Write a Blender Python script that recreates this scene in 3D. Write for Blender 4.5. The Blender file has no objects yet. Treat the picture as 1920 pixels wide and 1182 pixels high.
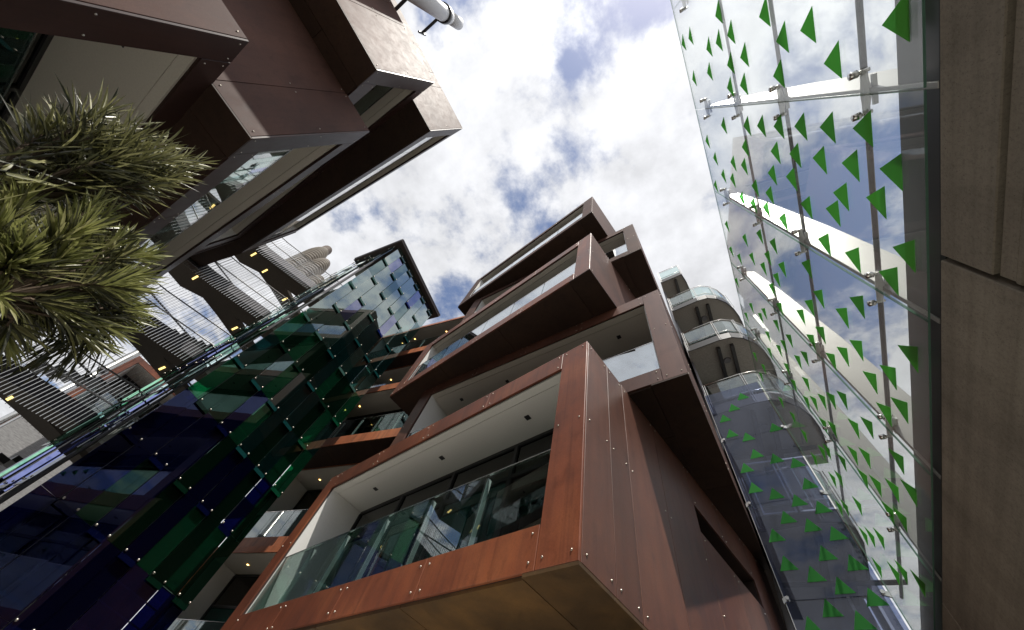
import bpy, bmesh, math, random
from mathutils import Vector, Matrix
random.seed(7)
C = bpy.context.scene.collection
R = math.radians

# ------------------------------------------------------------------ camera, sky, sun
cd = bpy.data.cameras.new('camera'); cam = bpy.data.objects.new('camera', cd); C.objects.link(cam)
PX, PY, FOC = 1920., 1182., 692.5348
EYE = Vector((0, 0, 1.6))
zc = Vector((1117.0779-960, 222.7011-591, FOC)).normalized()
a_ = zc.cross(Vector((1, 0, 0))).normalized(); b_ = zc.cross(a_)
yc = math.cos(2.7067)*a_ + math.sin(2.7067)*b_
if yc.y < 0: yc = -yc
xc = yc.cross(zc)
# rows of W2C: world axes seen from the camera (x right, y down, z forward)
def to_world(v): return Vector((xc.dot(v), yc.dot(v), zc.dot(v)))
cx, cy, cz = to_world(Vector((1, 0, 0))), to_world(Vector((0, -1, 0))), to_world(Vector((0, 0, -1)))
m = Matrix(((cx.x, cy.x, cz.x, EYE.x), (cx.y, cy.y, cz.y, EYE.y), (cx.z, cy.z, cz.z, EYE.z), (0, 0, 0, 1)))
cam.matrix_world = m
cd.sensor_width = 36; cd.lens = 36*FOC/PX; cd.clip_start = 0.05; cd.clip_end = 6000
bpy.context.scene.camera = cam

SUN_AZ, SUN_EL = -49.1, 66.3
sc = bpy.context.scene
sc.view_settings.view_transform = 'Standard'; sc.view_settings.look = 'None'
sc.view_settings.exposure = 0.35; sc.view_settings.gamma = 1; sc.view_settings.use_curve_mapping = False
sc.cycles.transparent_max_bounces = 24; sc.cycles.max_bounces = 8; sc.cycles.glossy_bounces = 5
sc.cycles.caustics_reflective = False; sc.cycles.caustics_refractive = False

w = bpy.data.worlds.new('World'); sc.world = w; w.use_nodes = True
nt = w.node_tree; nd = nt.nodes; lk = nt.links; nd.clear()
def N(t, **k):
    n = nd.new(t)
    for a, v in k.items(): setattr(n, a, v)
    return n
def MT(op, a=None, b=None, c=None):
    n = N('ShaderNodeMath', operation=op)
    for i, x in enumerate((a, b, c)):
        if x is None: continue
        if isinstance(x, (int, float)): n.inputs[i].default_value = x
        else: lk.new(x, n.inputs[i])
    return n.outputs[0]
out = N('ShaderNodeOutputWorld'); bg = N('ShaderNodeBackground'); bg.inputs[1].default_value = 0.1
sky = N('ShaderNodeTexSky', sky_type='NISHITA'); sky.sun_disc = False
sky.sun_elevation = R(SUN_EL); sky.sun_rotation = R(90-SUN_AZ); sky.air_density = 1.0; sky.dust_density = 0.6
tc = N('ShaderNodeTexCoord'); sep = N('ShaderNodeSeparateXYZ'); lk.new(tc.outputs['Generated'], sep.inputs[0])
zz = MT('MAXIMUM', sep.outputs[2], 0.06)
cu = MT('DIVIDE', sep.outputs[0], zz); cv = MT('DIVIDE', sep.outputs[1], zz)
cmb = N('ShaderNodeCombineXYZ'); lk.new(cu, cmb.inputs[0]); lk.new(cv, cmb.inputs[1]); cmb.inputs[2].default_value = 3.7
n1 = N('ShaderNodeTexNoise'); n1.inputs['Scale'].default_value = 2.6; n1.inputs['Detail'].default_value = 9; n1.inputs['Roughness'].default_value = .6; n1.inputs['Distortion'].default_value = .25
n2 = N('ShaderNodeTexNoise'); n2.inputs['Scale'].default_value = 9; n2.inputs['Detail'].default_value = 7; n2.inputs['Roughness'].default_value = .6
n3 = N('ShaderNodeTexNoise'); n3.inputs['Scale'].default_value = 1.7; n3.inputs['Detail'].default_value = 6; n3.inputs['Roughness'].default_value = .55
for n in (n1, n2, n3): lk.new(cmb.outputs[0], n.inputs['Vector'])
dens = MT('ADD', MT('MULTIPLY', n1.outputs[0], .75), MT('MULTIPLY', n2.outputs[0], .25))
# the thinner places of the cloud layer (u, v = x/z, y/z of the sky, radius)
HOLES = [(-.01, -.13, .055, .14), (.15, -.15, .05, .12), (-.24, .12, .09, .09), (-.12, .24, .06, .06), (-.52, .31, .13, .10), (-.25, -.35, .06, .08),
         (.40, .62, .17, .12), (.35, .9, .15, .10), (.33, .25, .1, .05), (-.85, .1, .12, .1), (.45, .35, .10, .07)]
for hx, hy, hr, hd in HOLES:
    d2 = MT('ADD', MT('POWER', MT('SUBTRACT', cu, hx), 2), MT('POWER', MT('SUBTRACT', cv, hy), 2))
    dens = MT('SUBTRACT', dens, MT('MULTIPLY', MT('EXPONENT', MT('MULTIPLY', d2, -1/(hr*hr))), hd))
mask = N('ShaderNodeMapRange', interpolation_type='SMOOTHSTEP'); mask.inputs[1].default_value = .355; mask.inputs[2].default_value = .49
mask.inputs[3].default_value = .05
lk.new(dens, mask.inputs[0])
# clouds are brighter where they stand nearer the sun
sd = Vector((math.cos(R(SUN_EL))*math.cos(R(SUN_AZ)), math.cos(R(SUN_EL))*math.sin(R(SUN_AZ)), math.sin(R(SUN_EL))))
dot = N('ShaderNodeVectorMath', operation='DOT_PRODUCT'); lk.new(tc.outputs['Generated'], dot.inputs[0]); dot.inputs[1].default_value = sd
glow = MT('POWER', MT('MAXIMUM', dot.outputs['Value'], 0.0), 9)
shade = N('ShaderNodeMapRange'); shade.inputs[1].default_value = .3; shade.inputs[2].default_value = .68; shade.inputs[3].default_value = 6.9; shade.inputs[4].default_value = 9.3
lk.new(n3.outputs[0], shade.inputs[0])
shade2 = MT('ADD', shade.outputs[0], MT('MULTIPLY', MT('SUBTRACT', n2.outputs[0], .5), 6.0))
bright = MT('MULTIPLY', shade2, MT('ADD', .82, MT('MULTIPLY', glow, .5)))
ccol = N('ShaderNodeVectorMath', operation='SCALE'); ccol.inputs[0].default_value = (.955, .965, 1.0); lk.new(bright, ccol.inputs[3])
skm = N('ShaderNodeVectorMath', operation='MULTIPLY'); lk.new(sky.outputs[0], skm.inputs[0]); skm.inputs[1].default_value = (1.05, 1.05, 1.12)
mx = N('ShaderNodeMix', data_type='RGBA'); lk.new(mask.outputs[0], mx.inputs[0]); lk.new(skm.outputs[0], mx.inputs[6]); lk.new(ccol.outputs[0], mx.inputs[7])
lk.new(mx.outputs[2], bg.inputs[0]); lk.new(bg.outputs[0], out.inputs[0])

sl = bpy.data.lights.new('sun', 'SUN'); sl.energy = 4.2; sl.angle = R(.53); sl.color = (1, .95, .87)
so = bpy.data.objects.new('sun', sl); C.objects.link(so); so.rotation_euler = (-sd).to_track_quat('-Z', 'Y').to_euler(); so.location = sd*40

# ------------------------------------------------------------------ helpers
def ray(px, py): return to_world(Vector((px-960, py-591, FOC))).normalized()
def at_x(px, py, X): d = ray(px, py); return EYE + d*(X/d.x)
def at_dist(px, py, D): d = ray(px, py); return EYE + d*(D/math.hypot(d.x, d.y))
def on_plane(px, py, P, ang):
    n = Vector((-math.sin(R(ang)), math.cos(R(ang)), 0)); d = ray(px, py)
    return EYE + d*(n.dot(Vector(P)-EYE)/n.dot(d))

WM = {}
def link(o, parent=None):
    C.objects.link(o)
    WM[o.name] = Matrix.Translation(o.location) if o.rotation_mode and not any(o.rotation_euler) else Matrix.LocRotScale(o.location, o.rotation_euler, o.scale)
    if parent is not None:
        o.parent = parent; o.matrix_parent_inverse = WM[parent.name].inverted()
    return o
def thing(name, loc, label, cat, group=None):
    o = bpy.data.objects.new(name, None); o.location = loc; o.empty_display_size = .3; link(o)
    return tag(o, label, cat, group)
def tag(o, label=None, cat=None, group=None, kind=None):
    for k, v in (('label', label), ('category', cat), ('group', group), ('kind', kind)):
        if v: o[k] = v
    return o
class MB:
    def __init__(s): s.v = []; s.f = []; s.m = []
    def add(s, vs, fs, mi=0):
        b = len(s.v); s.v += [tuple(v) for v in vs]; s.f += [[b+i for i in f] for f in fs]; s.m += [mi]*len(fs)
    def hexa(s, p, mi=0):   # 8 points: bottom 4, top 4
        s.add(p, [(0, 3, 2, 1), (4, 5, 6, 7), (0, 1, 5, 4), (1, 2, 6, 5), (2, 3, 7, 6), (3, 0, 4, 7)], mi)
    def box(s, x0, x1, y0, y1, z0, z1, mi=0):
        s.hexa([(x0, y0, z0), (x1, y0, z0), (x1, y1, z0), (x0, y1, z0), (x0, y0, z1), (x1, y0, z1), (x1, y1, z1), (x0, y1, z1)], mi)
    def prism(s, pts, z0, z1, mi=0):
        n = len(pts)
        s.add([(x, y, z0) for x, y in pts]+[(x, y, z1) for x, y in pts],
              [tuple(range(n))[::-1], tuple(range(n, 2*n))]+[(i, (i+1) % n, n+(i+1) % n, n+i) for i in range(n)], mi)
    def tube(s, pts, rad, n=8, cap=True, mi=0):
        pts = [Vector(p) for p in pts]; b = len(s.v); rads = rad if isinstance(rad, (list, tuple)) else [rad]*len(pts)
        for i, p in enumerate(pts):
            d = (pts[min(i+1, len(pts)-1)]-pts[max(i-1, 0)]).normalized()
            up = Vector((0, 0, 1)) if abs(d.z) < .9 else Vector((1, 0, 0))
            e = d.cross(up).normalized(); f = d.cross(e)
            for k in range(n):
                t = 2*math.pi*k/n; s.v.append(tuple(p+e*math.cos(t)*rads[i]+f*math.sin(t)*rads[i]))
        for i in range(len(pts)-1):
            for k in range(n):
                s.f.append([b+i*n+k, b+i*n+(k+1) % n, b+(i+1)*n+(k+1) % n, b+(i+1)*n+k]); s.m.append(mi)
        if cap:
            s.f.append([b+k for k in range(n)][::-1]); s.m.append(mi)
            s.f.append([b+(len(pts)-1)*n+k for k in range(n)]); s.m.append(mi)
    def build(s, name, mats, parent=None, smooth=False, bevel=0, center=True, fix=True):
        me = bpy.data.meshes.new(name)
        c = Vector((0, 0, 0))
        if center and s.v:
            lo = [min(v[i] for v in s.v) for i in range(3)]; hi = [max(v[i] for v in s.v) for i in range(3)]
            c = Vector([(a+b)/2 for a, b in zip(lo, hi)])
        me.from_pydata([(v[0]-c.x, v[1]-c.y, v[2]-c.z) for v in s.v], [], s.f)
        mats = mats if isinstance(mats, (list, tuple)) else [mats]
        for mm in mats: me.materials.append(mm)
        for p, mi in zip(me.polygons, s.m): p.material_index = mi; p.use_smooth = smooth
        if fix or bevel:
            bm = bmesh.new(); bm.from_mesh(me)
            if fix: bmesh.ops.recalc_face_normals(bm, faces=bm.faces)
            if bevel: bmesh.ops.bevel(bm, geom=bm.edges[:], offset=bevel, segments=1, affect='EDGES')
            bm.to_mesh(me); bm.free()
        o = bpy.data.objects.new(name, me); o.location = c
        return link(o, parent)
def inst(name, me, mw, parent=None):
    o = bpy.data.objects.new(name, me)
    loc, rot, scl = mw.decompose(); o.location = loc; o.rotation_euler = rot.to_euler(); o.scale = scl
    C.objects.link(o); WM[o.name] = mw.copy()
    if parent is not None: o.parent = parent; o.matrix_parent_inverse = WM[parent.name].inverted()
    return o
class Frame:
    def __init__(s, A, ua, va):
        s.A = Vector((A[0], A[1], 0)); s.u = Vector((math.cos(R(ua)), math.sin(R(ua)), 0)); s.v = Vector((math.cos(R(va)), math.sin(R(va)), 0))
    def P(s, a, b, z): return s.A + s.u*a + s.v*b + Vector((0, 0, z))
    def box(s, mb, s0, s1, t0, t1, z0, z1, mi=0):
        P = s.P; mb.hexa([P(s0, t0, z0), P(s1, t0, z0), P(s1, t1, z0), P(s0, t1, z0), P(s0, t0, z1), P(s1, t0, z1), P(s1, t1, z1), P(s0, t1, z1)], mi)

# ------------------------------------------------------------------ materials
def mat(name):
    mm = bpy.data.materials.new(name); mm.use_nodes = True; t = mm.node_tree; b = t.nodes['Principled BSDF']
    return mm, t, b
def noise(t, scale, detail=5, rough=.55, stretch=None, coord='Object', dist=0):
    c = t.nodes.new('ShaderNodeNewGeometry'); n = t.nodes.new('ShaderNodeTexNoise')
    mp = t.nodes.new('ShaderNodeMapping'); mp.inputs['Scale'].default_value = stretch or (1, 1, 1)
    t.links.new(c.outputs['Position'], mp.inputs[0]); t.links.new(mp.outputs[0], n.inputs['Vector'])
    n.inputs['Scale'].default_value = scale; n.inputs['Detail'].default_value = detail; n.inputs['Roughness'].default_value = rough; n.inputs['Distortion'].default_value = dist
    return n.outputs[0]
def ramp(t, fac, stops):
    r = t.nodes.new('ShaderNodeValToRGB'); t.links.new(fac, r.inputs[0])
    while len(r.color_ramp.elements) < len(stops): r.color_ramp.elements.new(.5)
    for e, (p, c) in zip(r.color_ramp.elements, stops): e.position = p; e.color = (*c, 1)
    return r.outputs[0]
def mixc(t, a, b, f, mode='MIX'):
    n = t.nodes.new('ShaderNodeMix'); n.data_type = 'RGBA'; n.blend_type = mode
    for s, x in ((0, f), (6, a), (7, b)):
        if isinstance(x, (int, float)): n.inputs[s].default_value = x
        elif isinstance(x, tuple): n.inputs[s].default_value = (*x, 1)
        else: t.links.new(x, n.inputs[s])
    return n.outputs[2]
def bump(t, b, h, s=.2, d=.01):
    n = t.nodes.new('ShaderNodeBump'); n.inputs['Strength'].default_value = s; n.inputs['Distance'].default_value = d
    t.links.new(h, n.inputs['Height']); t.links.new(n.outputs[0], b.inputs['Normal'])
def rust(name, c0, c1, c2, rough=.42, streak=.5, spec=.5):
    mm, t, b = mat(name)
    big = noise(t, .7, 4, .6); col = ramp(t, big, [(.3, c0), (.52, c1), (.72, c2)])
    st = noise(t, 3.5, 5, .6, (2.2, 2.2, .16)); stc = ramp(t, st, [(.3, (.5, .5, .56)), (.5, (1, 1, 1)), (.72, (1.25, 1.1, .95))])
    col = mixc(t, col, stc, streak, 'MULTIPLY')
    fine = noise(t, 60, 6, .7); fc = ramp(t, fine, [(.3, (.78, .76, .76)), (.7, (1.12, 1.12, 1.12))])
    col = mixc(t, col, fc, .8, 'MULTIPLY')
    pt = noise(t, 5.5, 8, .72, (1, 1, .55), dist=.6); pc = ramp(t, pt, [(.36, (.62, .60, .62)), (.47, (.95, .95, .95)), (.6, (1, 1, 1)), (.72, (1.18, 1.05, .9))])
    col = mixc(t, col, pc, .55, 'MULTIPLY')
    run = noise(t, 9, 4, .5, (2.4, 2.4, .05)); rc = ramp(t, run, [(.56, (1, 1, 1)), (.68, (.66, .62, .6))]); col = mixc(t, col, rc, streak, 'MULTIPLY')
    oi = t.nodes.new('ShaderNodeObjectInfo')
    mr = t.nodes.new('ShaderNodeMapRange'); mr.inputs[3].default_value = .84; mr.inputs[4].default_value = 1.14; t.links.new(oi.outputs['Random'], mr.inputs[0])
    vm = t.nodes.new('ShaderNodeVectorMath'); vm.operation = 'SCALE'; t.links.new(col, vm.inputs[0]); t.links.new(mr.outputs[0], vm.inputs[3])
    t.links.new(vm.outputs[0], b.inputs['Base Color'])
    rr = t.nodes.new('ShaderNodeMapRange'); rr.inputs[3].default_value = rough-.1; rr.inputs[4].default_value = rough+.14; t.links.new(pt, rr.inputs[0]); t.links.new(rr.outputs[0], b.inputs['Roughness'])
    b.inputs['Specular IOR Level'].default_value = spec
    bump(t, b, fine, .12, .003)
    return mm
def plain(name, c, rough=.6, metal=0, var=.12, scale=6, bm=.05, spec=.5, stretch=None):
    mm, t, b = mat(name)
    n = noise(t, scale, 6, .6, stretch); col = ramp(t, n, [(.3, tuple(x*(1-var) for x in c)), (.7, tuple(min(1, x*(1+var)) for x in c))])
    t.links.new(col, b.inputs['Base Color']); b.inputs['Roughness'].default_value = rough; b.inputs['Metallic'].default_value = metal; b.inputs['Specular IOR Level'].default_value = spec
    if bm: bump(t, b, n, bm, .004)
    return mm
def glass(name, tint, ior=1.5, gl=1.0, rough=.0, body=None, bodyf=0.0, fres_mul=1.0):
    mm = bpy.data.materials.new(name); mm.use_nodes = True; t = mm.node_tree; t.nodes.clear()
    o = t.nodes.new('ShaderNodeOutputMaterial'); tr = t.nodes.new('ShaderNodeBsdfTransparent'); tr.inputs[0].default_value = (*tint, 1)
    gg = t.nodes.new('ShaderNodeBsdfGlossy'); gg.inputs[0].default_value = (gl, gl, gl, 1) if not isinstance(gl, tuple) else (*gl, 1); gg.inputs['Roughness'].default_value = rough
    lw = t.nodes.new('ShaderNodeLayerWeight'); lw.inputs[0].default_value = .5
    f0 = ((ior-1)/(ior+1))**2
    pw_ = t.nodes.new('ShaderNodeMath'); pw_.operation = 'POWER'; pw_.inputs[1].default_value = 5; t.links.new(lw.outputs['Facing'], pw_.inputs[0])
    fr = t.nodes.new('ShaderNodeMath'); fr.operation = 'MULTIPLY_ADD'; fr.inputs[1].default_value = 1-f0; fr.inputs[2].default_value = f0; t.links.new(pw_.outputs[0], fr.inputs[0])
    base = tr.outputs[0]
    if body:
        df = t.nodes.new('ShaderNodeBsdfDiffuse'); df.inputs[0].default_value = (*body, 1); m0 = t.nodes.new('ShaderNodeMixShader'); m0.inputs[0].default_value = bodyf
        t.links.new(base, m0.inputs[1]); t.links.new(df.outputs[0], m0.inputs[2]); base = m0.outputs[0]
    mm2 = t.nodes.new('ShaderNodeMath'); mm2.operation = 'MULTIPLY'; mm2.use_clamp = True; mm2.inputs[1].default_value = fres_mul; t.links.new(fr.outputs[0], mm2.inputs[0])
    m1 = t.nodes.new('ShaderNodeMixShader'); t.links.new(mm2.outputs[0], m1.inputs[0]); t.links.new(base, m1.inputs[1]); t.links.new(gg.outputs[0], m1.inputs[2])
    t.links.new(m1.outputs[0], o.inputs[0])
    return mm
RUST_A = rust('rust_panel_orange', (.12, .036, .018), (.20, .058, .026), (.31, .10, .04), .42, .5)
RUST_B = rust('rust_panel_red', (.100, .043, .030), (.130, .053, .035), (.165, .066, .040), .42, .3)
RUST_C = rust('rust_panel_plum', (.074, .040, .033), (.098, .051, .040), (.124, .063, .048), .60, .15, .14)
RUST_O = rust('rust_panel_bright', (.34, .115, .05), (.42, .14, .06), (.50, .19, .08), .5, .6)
SOFFIT = rust('soffit_panel', (.040, .024, .018), (.052, .030, .021), (.065, .036, .024), .6, .3, .25)  # rust panel colour darkened to hold the shade under the boxes
SOFFIT_LIT = rust('soffit_panel_lit', (.05, .028, .014), (.10, .056, .022), (.20, .105, .034), .5, .2)  # golden tones paint in the sunlight thrown up from below
SHELL = plain('pod_shell_dark', (.05, .028, .022), .7)
CEIL_LIT = plain('lit_ceiling_board', (.88, .87, .83), .8, var=.03, scale=40, bm=.02)  # ceiling board made whiter to carry sunlight reflected onto it
BEIGE = plain('ceiling_board', (.76, .72, .64), .8, var=.05, scale=40, bm=.02)
WHITE = plain('white_render', (.80, .79, .76), .8, var=.03, scale=30, bm=.02)
DARK = plain('dark_frame', (.022, .022, .024), .4)
ROOM = plain('room_dark', (.05, .048, .045), .9)
STEEL = plain('stainless_steel', (.62, .61, .58), .25, 1.0, .05)
BOLT = plain('bolt_steel', (.50, .46, .40), .42, 1.0, .35, 12)
WSTEEL = plain('white_painted_steel', (.72, .73, .73), .45, 0, .05, 3)
FINM = plain('pale_fin_plate', (.30, .30, .285), .38, .25, .12, 1.2, .02)
GREYROD = plain('grey_rod', (.085, .085, .09), .4, .3, .05)
GREYSTEEL = plain('grey_painted_steel', (.16, .155, .165), .42, .2, .1, 5)
BARM = plain('baluster_steel', (.22, .22, .22), .4, .8, .1)
BLACK = plain('black_seal', (.006, .006, .006), .6)
MESHM = plain('slab_soffit_tiles', (.30, .285, .26), .8, var=.2, scale=30)
PANE = glass('window_glass', (.10, .12, .12), 1.5, fres_mul=1.6)
PANE_T = glass('teal_window_glass', (.02, .16, .14), 1.5, body=(.0, .10, .09), bodyf=.45, fres_mul=1.4)
BAL = glass('balustrade_glass', (.72, .82, .80), 2.0, fres_mul=1.2)
BAL_R = glass('balustrade_glass_coated', (.5, .56, .58), 4.2, gl=(.92, .96, 1.0), fres_mul=1.15)
GW = glass('screen_glass', (.965, .98, .97), 1.45, body=(.85, .9, .92), bodyf=.09, fres_mul=.9)  # pale body colour paints glare haze into the glass
GWE = glass('screen_glass_edge', (.25, .45, .36), 1.45, body=(.16, .30, .22), bodyf=.7)
def tri_mat(name, c):
    mm = bpy.data.materials.new(name); mm.use_nodes = True; t = mm.node_tree; t.nodes.clear(); o = t.nodes.new('ShaderNodeOutputMaterial')
    d = t.nodes.new('ShaderNodeBsdfDiffuse'); d.inputs[0].default_value = (*c, 1); tl = t.nodes.new('ShaderNodeBsdfTranslucent'); tl.inputs[0].default_value = (c[0], c[1]*1.1, c[2], 1)
    tr = t.nodes.new('ShaderNodeBsdfTransparent'); tr.inputs[0].default_value = (.35, .8, .35, 1)
    a = t.nodes.new('ShaderNodeMixShader'); a.inputs[0].default_value = .6; t.links.new(d.outputs[0], a.inputs[1]); t.links.new(tl.outputs[0], a.inputs[2])
    b = t.nodes.new('ShaderNodeMixShader'); b.inputs[0].default_value = .28; t.links.new(a.outputs[0], b.inputs[1]); t.links.new(tr.outputs[0], b.inputs[2])
    t.links.new(b.outputs[0], o.inputs[0]); return mm
TRI = tri_mat('green_triangle', (.22, .50, .14)); TRI2 = tri_mat('green_triangle_far', (.15, .55, .17))  # the wall's triangles are paled for the same painted haze
def emit(name, c, s):
    mm, t, b = mat(name); b.inputs['Base Color'].default_value = (*c, 1); b.inputs['Emission Color'].default_value = (*c, 1); b.inputs['Emission Strength'].default_value = s; return mm
LAMPM = emit('warm_strip_lamp', (1, .75, .25), 1.6); SPOT = emit('warm_downlight', (1, .6, .18), 6)
def concrete():
    mm, t, b = mat('board_marked_concrete')
    n = noise(t, 1.2, 6, .6); col = ramp(t, n, [(.3, (.20, .175, .138)), (.7, (.29, .255, .20))])
    s = noise(t, 2.2, 4, .6, (1, .12, 5)); sc_ = ramp(t, s, [(.35, (.72, .70, .68)), (.65, (1.1, 1.1, 1.1))]); col = mixc(t, col, sc_, .55, 'MULTIPLY')
    f = noise(t, 45, 6, .75); fc = ramp(t, f, [(.32, (.62, .6, .58)), (.5, (1, 1, 1)), (.75, (1.15, 1.15, 1.15))]); col = mixc(t, col, fc, .7, 'MULTIPLY')
    po = noise(t, 110, 2, .5); pc = ramp(t, po, [(.27, (.35, .34, .33)), (.36, (1, 1, 1))]); col = mixc(t, col, pc, .8, 'MULTIPLY')
    st = noise(t, 3.2, 5, .65, (1, .8, .25), dist=.5); sc2 = ramp(t, st, [(.35, (.7, .68, .66)), (.52, (1, 1, 1))]); col = mixc(t, col, sc2, .5, 'MULTIPLY')
    t.links.new(col, b.inputs['Base Color']); b.inputs['Roughness'].default_value = .85; bump(t, b, f, .4, .006); return mm
CONC = concrete()
DARKGREEN = plain('dark_green_recess', (.035, .042, .015), .9, var=.6, scale=9)  # patchy dark green for the panel inside the wall recess
BOUNCEP = plain('bounce_paving', (.66, .64, .59), .8, var=.08, scale=2)  # made-up pale surface, throws sunlight up at the middle block
PAVE = plain('paving', (.15, .145, .135), .85, var=.12, scale=1.5)

# ------------------------------------------------------------------ ground
mb = MB(); mb.box(-900, 900, -900, 900, -.3, 0); g = mb.build('ground', PAVE); tag(g, kind='structure')
mb = MB(); mb.box(-9.5, 1.70, .6, 4.6, -.1, .004); tag(mb.build('bounce_strip', BOUNCEP), kind='structure')  # unseen pale strip added to bounce light onto the balcony ceilings

ZL = [0, 3.32, 6.62, 9.80, 12.85, 15.83, 18.96]
bolt_mb = MB()
for k in range(3):
    pass
def dome_mesh(name, r, h, n=8):
    b = MB(); rings = [(r, 0), (r*.92, h*.55), (r*.5, h*.95)]
    vs = []; fs = []
    for rr, z in rings:
        for k in range(n): vs.append((rr*math.cos(2*math.pi*k/n), rr*math.sin(2*math.pi*k/n), z))
    vs.append((0, 0, h))
    for i in range(2):
        for k in range(n): fs.append((i*n+k, i*n+(k+1) % n, (i+1)*n+(k+1) % n, (i+1)*n+k))
    for k in range(n): fs.append((2*n+k, 2*n+(k+1) % n, 3*n))
    me = bpy.data.meshes.new(name); me.from_pydata(vs, [], fs); me.materials.append(BOLT)
    for p in me.polygons: p.use_smooth = True
    return me
BOLTME = dome_mesh('bolt', .011, .011); BOLTBIG = dome_mesh('bolt_large', .026, .024)
def face_mat(P, n):   # matrix placing a local +Z dome on a face at P with outward normal n
    return Matrix.Translation(P) @ n.to_track_quat('Z', 'Y').to_matrix().to_4x4()

def cladding(fr, parent, kind, a0, a1, z0, z1, n, mt, gap=.008, th=.03, bolts=True, T=None, edge=.07, t_at=0, joints=None):
    """kind 'front': along s at t=-th..0 ; 'side': along t at s=-th..0"""
    js = joints or [a0+(a1-a0)*i/n for i in range(n+1)]
    for i in range(len(js)-1):
        b0, b1 = js[i]+gap/2, js[i+1]-gap/2
        mb = MB()
        if kind == 'front': fr.box(mb, b0, b1, -th, 0, z0+gap/2, z1-gap/2)
        else: fr.box(mb, -th, 0, b0, b1, z0+gap/2, z1-gap/2)
        p = mb.build('cladding_panel', mt, parent, bevel=.003)
        if bolts:
            w_ = b1-b0
            if w_ < .3: continue
            cs = [b0+min(edge, w_*.25), b1-min(edge, w_*.25)]
            if z1-z0 > 1.5: zs = [z0+.10, (z0+z1)/2, z1-.10]
            else: zs = [z0+.08, z1-.08]
            for c in cs:
                for z in zs:
                    if kind == 'front': Pt = fr.P(c, -th, z); nn = -Vector((fr.u.y, -fr.u.x, 0)) if False else (-fr.v)
                    else: Pt = fr.P(-th, c, z); nn = -fr.u
                    inst('bolt', BOLTME, face_mat(Pt, nn), p)

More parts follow.
